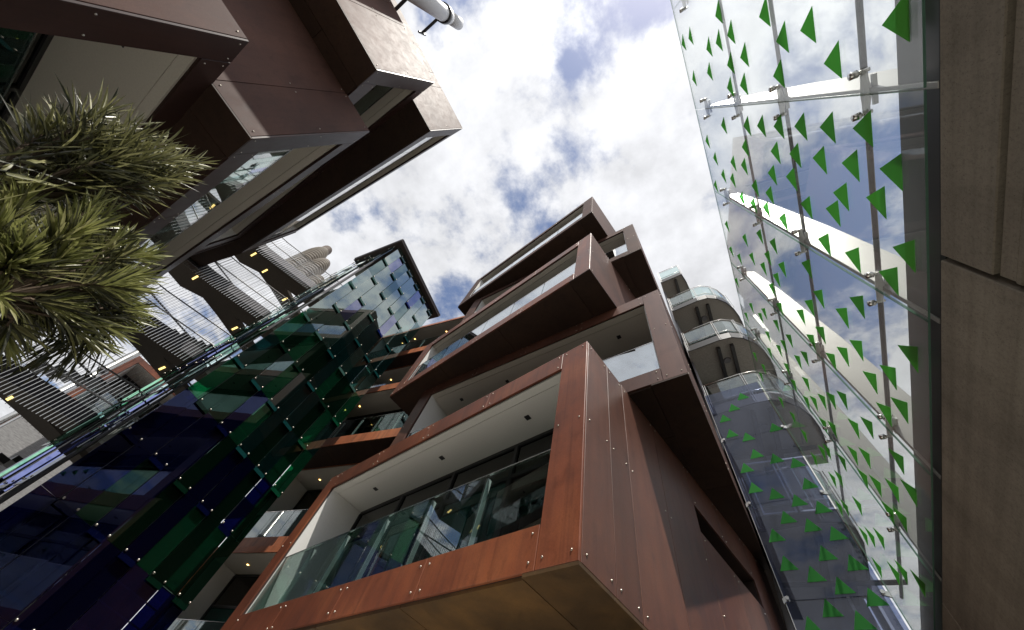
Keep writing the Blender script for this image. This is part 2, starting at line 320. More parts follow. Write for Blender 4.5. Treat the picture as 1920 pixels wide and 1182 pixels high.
def pod(bld, fr, W, T, z0, z1, mt, mts=None, jamb=.42, jambL=None, band=.42, top=.40, glaze=.9, bal_h=.98, side_n=4, front_n=4,
        teal=(), side_joints=None, soffit=None, slot=None, bolts=True, lights=2, sideT=None, ceiling=BEIGE, balm=None, pane_w=1.15, spot=False, open_front=True, leftwall=True, soffit_n=3, front_side=True):
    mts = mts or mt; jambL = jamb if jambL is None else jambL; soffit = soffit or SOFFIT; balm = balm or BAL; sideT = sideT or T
    B = MB(); bx = lambda *a: fr.box(B, *a)
    bx(0, W, 0, T, z0, z0+.22)                                  # floor slab
    bx(0, W, 0, T, z1-top+.03, z1-.002)                         # roof slab
    bx(0, W, 0, .12, z0+.22, z0+band)                           # upstand
    if slot is None: bx(0, jamb-.02, 0, T, z0+.22, z1-top+.03)
    else:
        t0, t1, q0, q1 = slot
        bx(0, jamb-.02, 0, t0, z0+.22, z1-top+.03); bx(0, jamb-.02, t1, T, z0+.22, z1-top+.03)
        bx(0, jamb-.02, t0, t1, z0+.22, q0); bx(0, jamb-.02, t0, t1, q1, z1-top+.03); bx(jamb-.1, jamb-.02, t0, t1, q0, q1)
    bx(W-jambL+.02, W, 0, T, z0+.22, z1-top+.03)
    sh = B.build('balcony_pod', SHELL, bld)
    # front frame
    s0, s1 = jamb, W-jambL
    cladding(fr, sh, 'front', -.03, jamb, z0, z1, 1, mt, bolts=bolts)
    cladding(fr, sh, 'front', W-jambL, W, z0, z1, 1, mt, bolts=bolts)
    cladding(fr, sh, 'front', s0, s1, z0, z0+band, front_n, mt, bolts=bolts)
    cladding(fr, sh, 'front', s0, s1, z1-top, z1, front_n, mt, bolts=bolts)
    # near side wall
    if front_side:
        js = side_joints or [sideT*i/side_n for i in range(side_n+1)]
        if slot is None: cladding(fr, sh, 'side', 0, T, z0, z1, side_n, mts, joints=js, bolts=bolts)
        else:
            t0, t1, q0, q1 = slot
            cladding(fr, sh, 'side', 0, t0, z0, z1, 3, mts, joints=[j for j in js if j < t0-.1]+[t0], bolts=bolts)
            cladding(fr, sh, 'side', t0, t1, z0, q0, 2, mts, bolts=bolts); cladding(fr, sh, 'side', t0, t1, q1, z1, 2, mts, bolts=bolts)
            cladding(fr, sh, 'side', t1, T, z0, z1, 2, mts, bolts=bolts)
    # far side wall: one panel row
    mbx = MB(); fr.box(mbx, W, W+.03, 0, T, z0, z1); mbx.build('cladding_panel', mt, sh)
    # soffit
    n = soffit_n
    ed = .55
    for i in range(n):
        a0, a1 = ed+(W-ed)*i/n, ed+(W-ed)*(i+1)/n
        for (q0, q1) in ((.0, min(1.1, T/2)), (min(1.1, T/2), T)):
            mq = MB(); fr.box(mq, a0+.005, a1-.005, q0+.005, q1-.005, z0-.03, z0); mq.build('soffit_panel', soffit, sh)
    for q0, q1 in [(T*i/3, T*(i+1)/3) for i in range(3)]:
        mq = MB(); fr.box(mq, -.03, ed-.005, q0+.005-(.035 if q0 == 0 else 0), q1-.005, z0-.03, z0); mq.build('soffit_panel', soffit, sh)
    # ceiling
    zc_ = z1-top
    q = MB(); fr.box(q, s0, s1, .03, .17, zc_-.005, zc_+.03); q.build('ceiling_strip', ceiling, sh)
    q = MB(); fr.box(q, s0, s1, .182, glaze, zc_, zc_+.03); cb = q.build('ceiling_board', ceiling, sh)
    # interior side walls
    q = MB(); fr.box(q, s1-.02, s1, .03, glaze, z0+.22, zc_-.008); q.build('side_wall', WHITE, sh)
    q = MB(); fr.box(q, s0, s0+.02, .03, glaze, z0+.22, zc_-.008); q.build('side_wall', WHITE, sh)
    # glazing behind
    q = MB(); npan = max(2, round((s1-s0)/1.5)); pw = (s1-s0-.04)/npan; z_t = zc_-.06; tr = z0+2.15
    fr.box(q, s0+.02, s1-.02, glaze, glaze+.08, z_t, z_t+.055); fr.box(q, s0+.02, s1-.02, glaze, glaze+.08, tr, tr+.07)
    for i in range(npan+1):
        c = s0+.02+pw*i; fr.box(q, max(s0+.02, c-.035), min(s1-.02, c+.035), glaze-.01, glaze+.09, z0+.22, z_t-.001)
    q.build('window_frame', DARK, sh)
    for i in range(npan):
        c = s0+.02+pw*i
        for (u0, u1) in ((z0+.22, tr), (tr+.07, z_t)):
            q = MB(); fr.box(q, c+.036, c+pw-.036, glaze+.03, glaze+.045, u0, u1)
            q.build('window_pane', PANE_T if (i in teal and u0 < tr) else PANE, sh)
    q = MB(); fr.box(q, s0, s1, glaze+1.6, glaze+1.65, z0+.22, zc_+.02); q.build('room_wall', ROOM, sh)
    for i in range(npan):
        if i % 3 == 1 and bolts:
            q = MB(); c = s0+.06+pw*i; nf = 8; pts = [(c+j*.07, glaze+.16+(.035 if j % 2 else -.02)) for j in range(nf)]
            for (a1, b1), (a2, b2) in zip(pts[:-1], pts[1:]):
                q.add([fr.P(a1, b1, z0+.25), fr.P(a2, b2, z0+.25), fr.P(a2, b2, z_t-.02), fr.P(a1, b1, z_t-.02)], [(0, 1, 2, 3)])
            q.build('curtain', WHITE, sh, fix=False)
    # balustrade
    if bal_h:
        nb = max(2, round((s1-s0)/pane_w)); bw = (s1-s0)/nb; zb = z0+band
        for i in range(nb):
            q = MB(); fr.box(q, s0+bw*i+.012, s0+bw*(i+1)-.012, .035, .050, zb-.12, zb+bal_h)
            q.build('balustrade_pane', balm, sh)
        for i in range(1, nb):
            q = MB(); c = s0+bw*i; fr.box(q, c-.008, c+.008, .055, .115, zb-.02, zb+bal_h-.03); q.build('balustrade_fin', WSTEEL, sh)
        q = MB(); fr.box(q, s0, s1, .030, .055, zb+bal_h+.002, zb+bal_h+.014); q.build('balustrade_cap', STEEL, sh)
    for i in range(lights):
        c = s0+(s1-s0)*(i+.5)/lights
        q = MB(); fr.box(q, c-.045, c+.045, glaze*.5, glaze*.5+.09, zc_-.012, zc_-.001)
        q.build('downlight', SPOT if spot else DARK, sh) if not spot else None
        if spot:
            q = MB(); fr.box(q, c-.025, c+.025, glaze*.5, glaze*.5+.05, zc_-.014, zc_-.001); q.build('downlight', SPOT, sh)
    return sh

# ------------------------------------------------------------------ building B: stacked apartment block in the middle
bld = thing('apartment_building', (-3.5, 6.5, 0), 'stacked rust red apartment block of jutting balcony boxes, standing in the middle of the view', 'apartment building', 'rust clad apartment buildings')
B_A = (-1.136, 2.884); fb = Frame(B_A, 165.8, 76)
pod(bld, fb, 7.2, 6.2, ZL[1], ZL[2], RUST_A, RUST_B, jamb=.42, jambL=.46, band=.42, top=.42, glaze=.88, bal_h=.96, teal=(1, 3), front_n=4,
    side_joints=[0, .52, .95, 1.9, 3.0, 6.2], slot=(3.0, 5.15, 5.42, 5.86), soffit=SOFFIT_LIT, lights=3, ceiling=CEIL_LIT, soffit_n=4, pane_w=1.06)
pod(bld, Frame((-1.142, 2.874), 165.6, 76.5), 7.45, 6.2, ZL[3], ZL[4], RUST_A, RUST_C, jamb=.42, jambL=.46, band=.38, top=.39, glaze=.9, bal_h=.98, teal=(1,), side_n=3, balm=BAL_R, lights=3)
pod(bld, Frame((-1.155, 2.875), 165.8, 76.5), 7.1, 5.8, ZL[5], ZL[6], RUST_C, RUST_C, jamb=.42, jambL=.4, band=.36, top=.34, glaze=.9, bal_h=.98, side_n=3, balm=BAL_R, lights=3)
ev = Frame((.105, 3.877), 172.3, 86)
pod(bld, ev, 7.2, 7.5, ZL[2], ZL[3], RUST_B, RUST_C, jamb=.35, jambL=.44, band=.34, top=.40, glaze=.95, bal_h=.92, side_joints=[0, 2.2, 4.8, 7.5], lights=4, soffit_n=4, balm=BAL_R)
ev2 = Frame((.06, 3.85), 174, 86)
pod(bld, ev2, 7.2, 7.5, ZL[4], ZL[5], RUST_C, RUST_C, jamb=.36, jambL=.44, band=.32, top=.32, glaze=.95, bal_h=.92, side_joints=[0, 2.2, 4.8, 7.5], balm=BAL_R, lights=3)
# ground storey below
mb = MB(); fb.box(mb, 0.9, 7.0, 1.5, 6, 0, ZL[1]-.04); mb.build('ground_storey', ROOM, bld)
mb = MB(); ev2.box(mb, 1.5, 7, 3.5, 7.4, ZL[5]+.02, ZL[6]); mb.build('roof_plant_room', RUST_C, bld)
# recessed flats between the block and the tiled screen
F7 = [(ZL[1], ZL[2], (-8.1, 7.15), .42, RUST_O), (ZL[2], ZL[3], (-8.1, 7.35), .42, RUST_O), (ZL[3], ZL[4]+.4, (-7.6, 6.42), .40, RUST_O),
      (ZL[4]+.36, ZL[5], (-8.0, 7.05), .30, RUST_O), (ZL[5], ZL[6], (-7.6, 6.42), .40, RUST_O)]
for i, (q0, q1, A, bd, mt) in enumerate(F7):
    pod(bld, Frame(A, 184.6, 94.6), 7.0, 4, q0, q1, mt, jamb=.25, band=.42, top=.40 if i == 2 else (.2 if i % 2 == 0 else .06), glaze=1.1, bal_h=.95, side_n=1, front_n=6, bolts=False, spot=True, lights=3, pane_w=.95, teal=(1, 3))

# ------------------------------------------------------------------ building TL
RUST_SHADE = rust('rust_panel_shaded', (.040, .020, .017), (.052, .025, .020), (.066, .030, .024), .45, .3)  # rust panel copy with the shade of the sunless fronts in its colour
def podtl(b, f, W, T, z0, z1, m1, m2=None, **k): return pod(b, f, W, T, z0, z1, RUST_SHADE, RUST_C, **k)
tl = thing('apartment_building', (-9, -6, 0), 'rust apartment block with shade-darkened fronts and jutting boxes at the upper left, above the spiky shrubs', 'apartment building', 'rust clad apartment buildings')
TLo = (-3.67, -2.67); TLe = (-4.49, -1.82)
W_o, W_e = 9.4, 9.4
podtl(tl, Frame(TLo, 174.5, 266), W_o, 9, ZL[1], ZL[2], RUST_C, RUST_C, jamb=.40, band=.42, top=.42, glaze=1.3, side_joints=[0, 1.1, 5, 9], lights=5, pane_w=1.5)
podtl(tl, Frame(TLe, 177.6, 266), 10.3, 9, ZL[2], ZL[3], RUST_C, RUST_C, jamb=.46, band=.50, top=.42, glaze=1.3, bal_h=.95, side_joints=[0, .8, 3.2, 6, 9], lights=5, bolts=True)
podtl(tl, Frame(TLo, 174.5, 266), W_o, 9, ZL[3], ZL[4], RUST_C, RUST_C, jamb=.40, band=.55, top=.42, glaze=1.3, side_joints=[0, 1.4, 1.9, 5, 9], lights=4)
podtl(tl, Frame((-4.38, -1.70), 177.6, 266), 9.1, 9, ZL[4], ZL[5], RUST_C, RUST_C, jamb=.42, band=.55, top=.30, glaze=1.3, side_joints=[0, 1.4, 1.9, 5, 9], lights=3)
for (A, q0, q1, top) in (((-13.05, -1.73), ZL[3]+.05, ZL[4]-.05, .3), ((-13.5, -1.30), ZL[4]+.02, ZL[5]-.02, .28), ((-14.9, -1.42), ZL[2]+.05, ZL[3]-.05, .3)):
    podtl(tl, Frame(A, 187, 277), 2.8, 3, q0, q1, RUST_C, jamb=.12, band=.45, top=top, glaze=1.2, bolts=False, side_n=1, front_n=2, soffit_n=1, lights=1, front_side=True)
mb = MB(); Frame(TLo, 174.5, 266).box(mb, .8, 9, 1.2, 8, 0, ZL[1]-.04); mb.build('ground_storey', ROOM, tl)

# ------------------------------------------------------------------ concrete wall at the right
DG = 1.7
cw = thing('concrete_wall', (1.9, 3, 0), 'dim brown board marked concrete wall along the right edge, carrying the tall glass wall', 'wall')
mb = MB(); mb.box(1.80, 2.3, -6, 9.5, 0, 4.30); mb.build('wall_core', CONC, cw)
mb = MB()
def cpanel(y0, y1, z0, z1, x0=1.72, x1=1.799, m_=None, nm='concrete_panel'):
    q = MB(); q.box(x0, x1, y0, y1, z0, z1); return q.build(nm, m_ or CONC, cw, bevel=.006)
cpanel(1.69, 5.6, .02, 4.38); cpanel(5.615, 9.4, .02, 4.38)
cpanel(-5.9, 1.655, 4.02, 4.38)
cpanel(-5.9, 1.655, 3.90, 4.00, 1.735, 1.799, CONC, 'recess_frame')
cpanel(-5.9, 1.655, 3.86, 3.895, 1.725, 1.799, CONC, 'recess_frame')
cpanel(-5.9, 1.655, .02, 3.855, 1.775, 1.799, DARKGREEN, 'dark_green_panel')
mb = MB(); mb.box(1.75, 2.25, -6, 9.5, 4.385, 4.43); mb.build('wall_gasket', BLACK, cw)

# ------------------------------------------------------------------ tall glass wall
gw = thing('glass_wall', (1.7, 3, 4.4), 'tall clear glass wall with green triangles and pale fins, on top of the concrete wall', 'glass wall')
def TM(w_, h_, th, mt, axis):
    me = bpy.data.meshes.new('green_triangle')
    if axis == 'y': P3 = [(0, -w_/2, -h_/3), (0, w_/2, -h_/3), (0, 0, h_*2/3)]; vs = [(x-th/2, y, z) for x, y, z in P3]+[(x+th/2, y, z) for x, y, z in P3]
    else: P3 = [(-w_/2, 0, -h_/3), (w_/2, 0, -h_/3), (0, 0, h_*2/3)]; vs = [(x, y-th/2, z) for x, y, z in P3]+[(x, y+th/2, z) for x, y, z in P3]
    me.from_pydata(vs, [], [(0, 2, 1), (3, 4, 5), (0, 1, 4, 3), (1, 2, 5, 4), (2, 0, 3, 5)])
    me.materials.append(mt); return me
TRIY = TM(.255, .222, .003, TRI, 'y')
JY = [-4.2, -2.6, -1.006, .629, 2.21, 3.825, 5.33, 7.14]
panels = []
TOPZ = 10.0; BOTZ = 4.46
for y0, y1 in zip(JY[:-1], JY[1:]):
    mb = MB(); x0, x1 = DG, DG+.014; a, b = y0+.006, y1-.006
    v = [(x0, a, BOTZ), (x1, a, BOTZ), (x1, b, BOTZ), (x0, b, BOTZ), (x0, a, TOPZ), (x1, a, TOPZ), (x1, b, TOPZ), (x0, b, TOPZ)]
    mb.add(v, [(3, 0, 4, 7), (1, 2, 6, 5)], 0); mb.add(v, [(0, 3, 2, 1), (4, 5, 6, 7), (0, 1, 5, 4), (2, 3, 7, 6)], 1)
    # second pane line of the bottom edge
    panels.append((y0, y1, mb.build('glass_panel', [GW, GWE], gw, fix=True)))
tz = [(1240, 0, 2.956, [(123,240),(162,205),(265,265),(320,230),(387,185),(318,75),(575,75),(675,215),(820,150),(960,340),(655,415),(385,355),(462,310),(268,400),(182,437),(383,485),(459,470),(1320,110),
 (347,697),(477,700),(557,700),(655,703),(778,703),(930,708),(1130,715),(256,785),(467,820),(636,845),(747,860),(885,885),(1060,915),(1290,950),(300,880),(400,905),(461,922),(345,975),(397,998),(302,1032),(618,968),(725,990),(522,1040),(603,1080),(1005,1085),(1205,1115),(448,1100),(512,1135),(585,1160),(810,1145),(960,1175)]),
 (1300, 350, 2.883, [(402,140),(490,185),(418,45),(622,130),(758,185),(715,305),(872,385),(1070,495),(182,212),(280,285),(360,265),(435,315),(205,347),(250,387),(318,385),(404,380),(380,438),(483,440),(452,497),(617,435),(427,550),(1155,360),(235,515),(683,595),(632,645),(895,635),(812,695),(585,695),(469,655),(314,650),(384,680),(287,700),(365,705),(692,790),(640,830),(890,870),(815,905),(750,935),(450,745),(404,805),(490,855),(521,825),(465,880),(1175,910),(1065,1015),(965,1045),(333,915),(419,920),(568,940),(605,920),(380,980),(367,1025),(507,980),(612,1060),(548,1090),(810,1145),(750,1150),(700,1155),(655,1165),(615,1170)]),
 (1300, 680, 2.354, [(625,8),(850,220),(920,200),(665,160),(613,170),(540,185),(508,195),(388,172),(440,240),(490,320),(578,285),(617,290),(713,285),(773,280),(593,390),(570,395),(655,405),(708,405),(762,415),(905,430),(535,425),(617,515),(645,510),(755,530),(810,540),(885,560),(728,630),(645,640),(672,640),(865,670),(920,690),(755,765),(785,770),(825,775),(815,905),(890,930),(925,925),(960,570),(1000,975)])]
placed = []
for ox, oy, s_, pts in tz:
    for x, y in pts:
        P = at_x(ox+x/s_, oy+y/s_, DG-.004)
        if P.z < BOTZ+.1 or P.z > TOPZ-.1 or P.y > 7.0: continue
        if any((P-q).length < .22 for q in placed): continue
        placed.append(P)
# those above the frame edge, so that the wall goes on
for i in range(26):
    P = Vector((DG-.004, random.uniform(-4, -1.2), random.uniform(4.8, 9.7)))
    if all((P-q).length > .36 for q in placed): placed.append(P)
for P in placed:
    par = next((p for y0, y1, p in panels if y0 <= P.y < y1), None)
    if par is None: continue
    a0, b0 = next((y0, y1) for y0, y1, p in panels if p is par)
    P.y = min(max(P.y, a0+.145), b0-.145)
    inst('green_triangle', TRIY, Matrix.Translation(P), par)
# fins on the outer side, rods and glass fittings
FX = 1.745
for y in JY[1:-1]:
    mb = MB()
    prof = [(FX, 4.43), (2.11, 4.43), (2.075, 6.6), (1.99, 8.2), (1.90, 9.20), (FX, 9.34)]
    n = len(prof); vs = [(x, y-.02, z) for x, z in prof]+[(x, y+.02, z) for x, z in prof]
    mb.add(vs, [tuple(range(n)), tuple(range(n, 2*n))[::-1]]+[(i, (i+1) % n, n+(i+1) % n, n+i) for i in range(n)])
    mb.build('glass_fin', FINM, gw, bevel=.004)
RX = 1.80
RODS = [(3.50, .016), (2.722, .018), (1.987, .020)]
for r_, rad in RODS:
    mb = MB(); z = 1.6+r_*RX; mb.tube([(RX, -4.2, z), (RX, 7.1, z)], rad, 12); mb.build('tie_rod', GREYROD, gw, smooth=True)
def spider(y, z, parent):
    q = MB()
    for s in (-1, 1): q.tube([(1.745, y, z), (1.74, y+s*.06, z), (1.735, y+s*.14, z)], [.036, .026, .020], 8)
    q.tube([(1.745, y, z), (RX, y, z+.02)], .022, 8)
    q.box(1.775, 1.80, y-.10, y+.10, z-.02, z+.005)
    sp = q.build('spider_fitting', WSTEEL, parent, smooth=False, bevel=0)
    for s in (-1, 1):
        q = MB(); q.tube([(1.655, y+s*.14, z), (1.70, y+s*.14, z)], [.024, .026], 12); q.tube([(1.70, y+s*.14, z), (1.77, y+s*.14, z)], .014, 8)
        q.build('bolt', GREYROD if False else STEEL, sp, smooth=True)
for y in JY[1:-1]:
    for r_ in (3.50, 2.722, 1.95, 4.36): spider(y, 1.6+r_*RX*.985, gw)
# dark base beam behind the glass foot
mb = MB(); mb.box(1.755, 1.95, -6, 7.1, 4.435, 1.6+1.80*1.755); mb.build('base_beam', DARK, gw)

# ------------------------------------------------------------------ end glass screen
gA = Vector((.443, 7.262, 0)); gf = Frame((gA.x, gA.y), -6.0, 84)
GW2 = 1.24
gs = thing('glass_screen', (1.05, 7.2, 0), 'narrow bluish glass screen with green triangles, closing the gap beside the rust block', 'glass screen')
PANE_B = glass('bluish_screen_glass', (.52, .56, .68), 1.5, body=(.22, .26, .38), bodyf=.06, fres_mul=1.0)
zs = [0.6, 2.2, 3.9, 5.52, 7.12, 8.72, 9.97]
zs = [9.97-1.58*i for i in range(6)][::-1]
TRIX = TM(.255, .228, .003, TRI2, 'x')
gp = []
for z0, z1 in zip(zs[:-1], zs[1:]):
    mb = MB(); gf.box(mb, 0, GW2, 0, .018, z0+.006, z1-.006); gp.append((z0, z1, mb.build('glass_panel', PANE_B, gs)))
tri2 = [(216,152),(177,202),(138,250),(168,317),(240,332),(360,290),(276,407),(364,428),(455,447),(233,470),(270,558),(362,585),(462,615),(508,540),(566,645),(413,690),(520,725),(632,762),(363,770),(585,850),(415,895),(713,893),(535,943),(658,995),(800,1047),(605,1095),(745,1150),(525,1175)]
rotx = Matrix.Rotation(R(-6), 4, 'Z')
for x, y in tri2:
    P = on_plane(1300+x/2.354, 680+y/2.354, gA, 174)
    P -= gf.v*.003; par = next((p for z0, z1, p in gp if z0 <= P.z < z1), gp[0][2])
    inst('green_triangle', TRIX, Matrix.Translation(P) @ rotx, par)
for z in zs[1:-1]:
    for s in (.04, GW2-.04):
        q = MB(); p0 = gf.P(s, -.05, z+.02); p1 = gf.P(s, .03, z+.02); q.tube([p0, p1], .026, 10); sgn = -1 if s < .5 else 1
        q.hexa([gf.P(s-.02, -.03, z-.01), gf.P(s-.02, .0, z-.01), gf.P(s+sgn*.07, .0, z-.05), gf.P(s+sgn*.07, -.03, z-.05), gf.P(s-.02, -.03, z+.05), gf.P(s-.02, .0, z+.05), gf.P(s+sgn*.07, .0, z+.02), gf.P(s+sgn*.07, -.03, z+.02)])
        q.build('clamp', STEEL, gs)
mb = MB(); gf.box(mb, -.012, -.002, 0, .02, zs[0], 9.97); mb.build('edge_strip', STEEL, gs)

# ------------------------------------------------------------------ rounded balcony block behind
rb = thing('balcony_block', (1.6, 9.5, 0), 'grey block of rounded balconies with metal and glass railings, behind the narrow glass screen', 'building')
curve = [(.50, 7.86), (1.0, 7.78), (1.5, 7.70), (1.85, 7.70), (2.15, 7.84), (2.42, 8.10), (2.62, 8.45), (2.75, 8.85), (2.82, 9.3), (2.85, 9.9)]
short = [(.50, 7.87), (1.0, 7.81), (1.44, 7.76), (1.55, 8.2), (1.62, 8.8), (1.66, 9.9)]
lowc = [(.50, 7.86), (1.0, 7.78), (1.5, 7.70), (1.80, 7.74), (1.97, 7.95), (2.05, 8.35), (2.07, 9.0), (2.08, 9.9)]
for k in range(1, 7):
    cv_ = short if k == 6 else (lowc if k <= 2 else curve)
    z = ZL[k]+(.10 if k < 6 else .0)
    pts = cv_+[(cv_[-1][0], 10.19), (.50, 10.19)]
    mb = MB(); mb.prism(pts, z, z+.22); sl_ = mb.build('floor_slab', MESHM, rb)
    # slab fascia
    q = MB()
    for (p, r_) in zip(cv_[:-1], cv_[1:]):
        d = Vector((r_[0]-p[0], r_[1]-p[1], 0)).normalized(); nn = Vector((d.y, -d.x, 0))
        P0 = Vector((*p, 0)); P1 = Vector((*r_, 0))
        q.hexa([P0+nn*.002+Vector((0, 0, z-.05)), P1+nn*.002+Vector((0, 0, z-.05)), P1+nn*.03+Vector((0, 0, z-.05)), P0+nn*.03+Vector((0, 0, z-.05)),
                P0+nn*.002+Vector((0, 0, z+.24)), P1+nn*.002+Vector((0, 0, z+.24)), P1+nn*.03+Vector((0, 0, z+.24)), P0+nn*.03+Vector((0, 0, z+.24))])
    q.build('slab_edge', DARK, sl_)
    # railing: posts, rails, panes
    for h in (.30, .34+.72):
        q = MB(); q.tube([(x, y-.02, z+h+.1) for x, y in cv_], .014, 6); q.build('rail', STEEL, sl_, smooth=True)
    for i, (p, r_) in enumerate(zip(cv_[:-1], cv_[1:])):
        if i % 2 == 0:
            q = MB()
            for dx in (0, .05): q.tube([(p[0]+dx+.01, p[1]-.03, z+.0), (p[0]+dx+.01, p[1]-.03, z+1.16)], .012, 6)
            q.build('rail_post', STEEL, sl_)
        P0 = Vector((*p, z+.36)); P1 = Vector((*r_, z+.36)); q = MB(); u3 = Vector((0, 0, .76)); nn = Vector((0, .012, 0))
        q.hexa([P0, P1, P1+nn, P0+nn, P0+u3, P1+u3, P1+nn+u3, P0+nn+u3]); q.build('railing_pane', BAL, sl_)
    # beams below and recessed ceiling lights
    for x in ((1.35, 1.75) if k < 6 else (1.1,)):
        q = MB(); q.box(x, x+.10, 7.95 if k < 6 else 7.9, 10.15, z-.14, z-.002); q.build('beam', DARK, sl_)
    q = MB(); q.box(.52, 2.6 if k < 6 else 1.5, 9.3, 9.45, z-.16, z-.144); q.build('beam', DARK, sl_)
    if k < 6:
        q = MB(); q.tube([(1.57, 8.55, z-.045), (1.57, 8.55, z-.002)], [.10, .12], 16); q.build('ceiling_fan_grille', GREYSTEEL, sl_)
mb = MB(); mb.box(.5, .56, 8.3, 12.4, 0, 18.8); mb.build('side_wall', GREYSTEEL, rb)
mb = MB(); mb.box(.56, 1.98, 10.2, 10.3, 0, 18.8); mb.box(2.03, 2.32, 10.2, 10.3, 0, 18.8); mb.build('back_wall', plain('grey_blue_wall', (.16, .165, .19), .6), rb)
for xx in (1.70, 2.12):
    mb = MB(); mb.box(xx, xx+.05, 10.1, 10.18, 0, 18.7); mb.build('wall_post', WSTEEL, rb)
# wire mesh railing on the second level
for x0 in (.66, 1.26):
    q = MB()
    for (xa, xb, za, zb) in ((x0, x0+.56, 6.84, 6.87), (x0, x0+.56, 8.0, 8.03), (x0, x0+.03, 6.87, 8.0), (x0+.53, x0+.56, 6.87, 8.0)): q.box(xa, xb, 7.60, 7.63, za, zb)
    fr_ = q.build('mesh_frame', WSTEEL, rb); q = MB()
    for i in range(1, 18): q.box(x0+.03+i*.0285, x0+.034+i*.0285, 7.612, 7.616, 6.87, 8.0)
    for i in range(1, 38): q.box(x0+.03, x0+.53, 7.617, 7.621, 6.87+i*.0295, 6.873+i*.0295)
    tag(q.build('wire_mesh', BARM, fr_), kind='stuff')

# ------------------------------------------------------------------ tiled glass screen (blue / green) with its tower
PERP = 3.54*3.1
na, ua = 184.4, 94.4
n3v = Vector((math.cos(R(na)), math.sin(R(na)), 0)); u3v = Vector((math.cos(R(ua)), math.sin(R(ua)), 0))
def tp(s, out_, z): return n3v*(PERP-out_) + u3v*s + Vector((0, 0, z))     # s along the screen, out_ towards the street
tw = thing('tiled_glass_tower', tp(4.5, -1, 0), 'tower clad in blue and green glass tiles under a thin dark roof', 'tower')
TCOL = {'navy': (.002, .004, .030), 'blue': (.004, .010, .07), 'teal': (.004, .030, .030), 'green': (.006, .075, .036), 'dgreen': (.003, .020, .011), 'black': (.002, .003, .006), 'pale': (.03, .07, .06)}
TGL = {'navy': (.28, .32, .62), 'blue': (.74, .76, .97), 'teal': (.72, .92, .90), 'green': (.40, .80, .55), 'dgreen': (.30, .52, .42), 'black': (.3, .32, .36), 'pale': (.92, 1.0, .96)}
TMAT = {k: glass('tile_'+k, tuple(min(1, .02+x*6) for x in c), 1.55, gl=TGL[k], body=tuple(x*1.0 for x in c), bodyf=.25, fres_mul=(6.5 if k in ('pale', 'blue') else 4.8 if k == 'teal' else 3.4)) for k, c in TCOL.items()}
TABM = {k: glass('tile_tab_'+k, tuple(x*2 for x in c), 1.5, body=tuple(min(1, x*(2.4 if k in ('pale', 'teal', 'blue') else 1.1)) for x in c), bodyf=.7, fres_mul=.6) for k, c in TCOL.items()}
CS = .4015; ROW0 = 4.36; RH = 1.4206; S0, S1 = 2.61, 6.32
TILE = {}
TILT = R(1.1)
def box_mesh(name, x0, x1, y0, y1, z0, z1, mt):
    me = bpy.data.meshes.new(name); vs = [(x, y, z) for y in (y0, y1) for x, z in ((x0, z0), (x1, z0), (x1, z1), (x0, z1))]
    me.from_pydata(vs, [], [(0, 1, 2, 3), (7, 6, 5, 4), (0, 4, 5, 1), (1, 5, 6, 2), (2, 6, 7, 3), (3, 7, 4, 0)]); me.materials.append(mt); return me
def tile_meshes(key, h):
    k2 = (key, round(h, 2))
    if k2 not in TILE:
        TILE[k2] = (box_mesh('glass_tile', .006, CS-.006, -.006, .006, 0, h, TMAT[key]), box_mesh('overlap_tab', .006, CS-.006, -.012, .004, -.10, .0, TABM[key]))
    return TILE[k2]
def tile_at(origin, ux, nrm, key, h, yaw, parent):
    if h > RH+.2:      # a long strip is two panes, one above the other, flush
        tile_one(origin, ux, nrm, key, RH-.006, yaw, parent, True)
        up_ = Vector((0, 0, RH)) - nrm*(math.tan(TILT)*RH)
        tile_one(origin+up_, ux, nrm, pick(origin.z+RH), h-RH, yaw+R(random.uniform(-.25, .25)), parent, False)
    else: tile_one(origin, ux, nrm, key, h, yaw, parent, True)
def tile_one(origin, ux, nrm, key, h, yaw, parent, tab):
    X = ux; Z = Vector((0, 0, 1)); Y = -nrm      # local y points inward
    M = Matrix(((X.x, Y.x, Z.x, 0), (X.y, Y.y, Z.y, 0), (X.z, Y.z, Z.z, 0), (0, 0, 0, 1)))
    mw = Matrix.Translation(origin) @ M @ Matrix.Rotation(-TILT, 4, 'X') @ Matrix.Rotation(yaw, 4, 'Z')
    me, tb = tile_meshes(key, h)
    o = inst('glass_tile', me, mw, parent)
    if tab: inst('overlap_tab', tb, mw @ Matrix.Translation((0.0, -.002, 0)), o)
    for bxp in ((.03, CS-.03) if tab else ()): inst('bolt', BOLTBIG, mw @ Matrix.Translation((bxp, -.012, .05)) @ Matrix.Rotation(R(90), 4, 'X'), o)
    return o
outn = -n3v
def pick(z):
    if z < 4.2: w_ = [('navy', 6), ('black', 2), ('dgreen', 1), ('blue', 1)]
    elif z < 6.5: w_ = [('navy', 4), ('dgreen', 3), ('green', 2), ('black', 1)]
    elif z < 11: w_ = [('navy', 1), ('dgreen', 5), ('green', 6), ('teal', 3)]
    else: w_ = [('teal', 3), ('pale', 7), ('blue', 1.4)]
    return random.choices([a for a, b in w_], [b for a, b in w_])[0]
ncol = 10
for c in range(-1, ncol-1):
    s = S0+.08+CS*c
    for r_ in range(-4, 11):
        if (r_+c) % 2: continue
        z = ROW0+RH*r_; z0_ = max(z, .3); h = min(z+2*RH, 18.9)-z
        if z < .1 or h < .3: continue
        tile_at(tp(s, .06, z), u3v, outn, pick(z), h, R(random.uniform(-.35, .35)), tw)
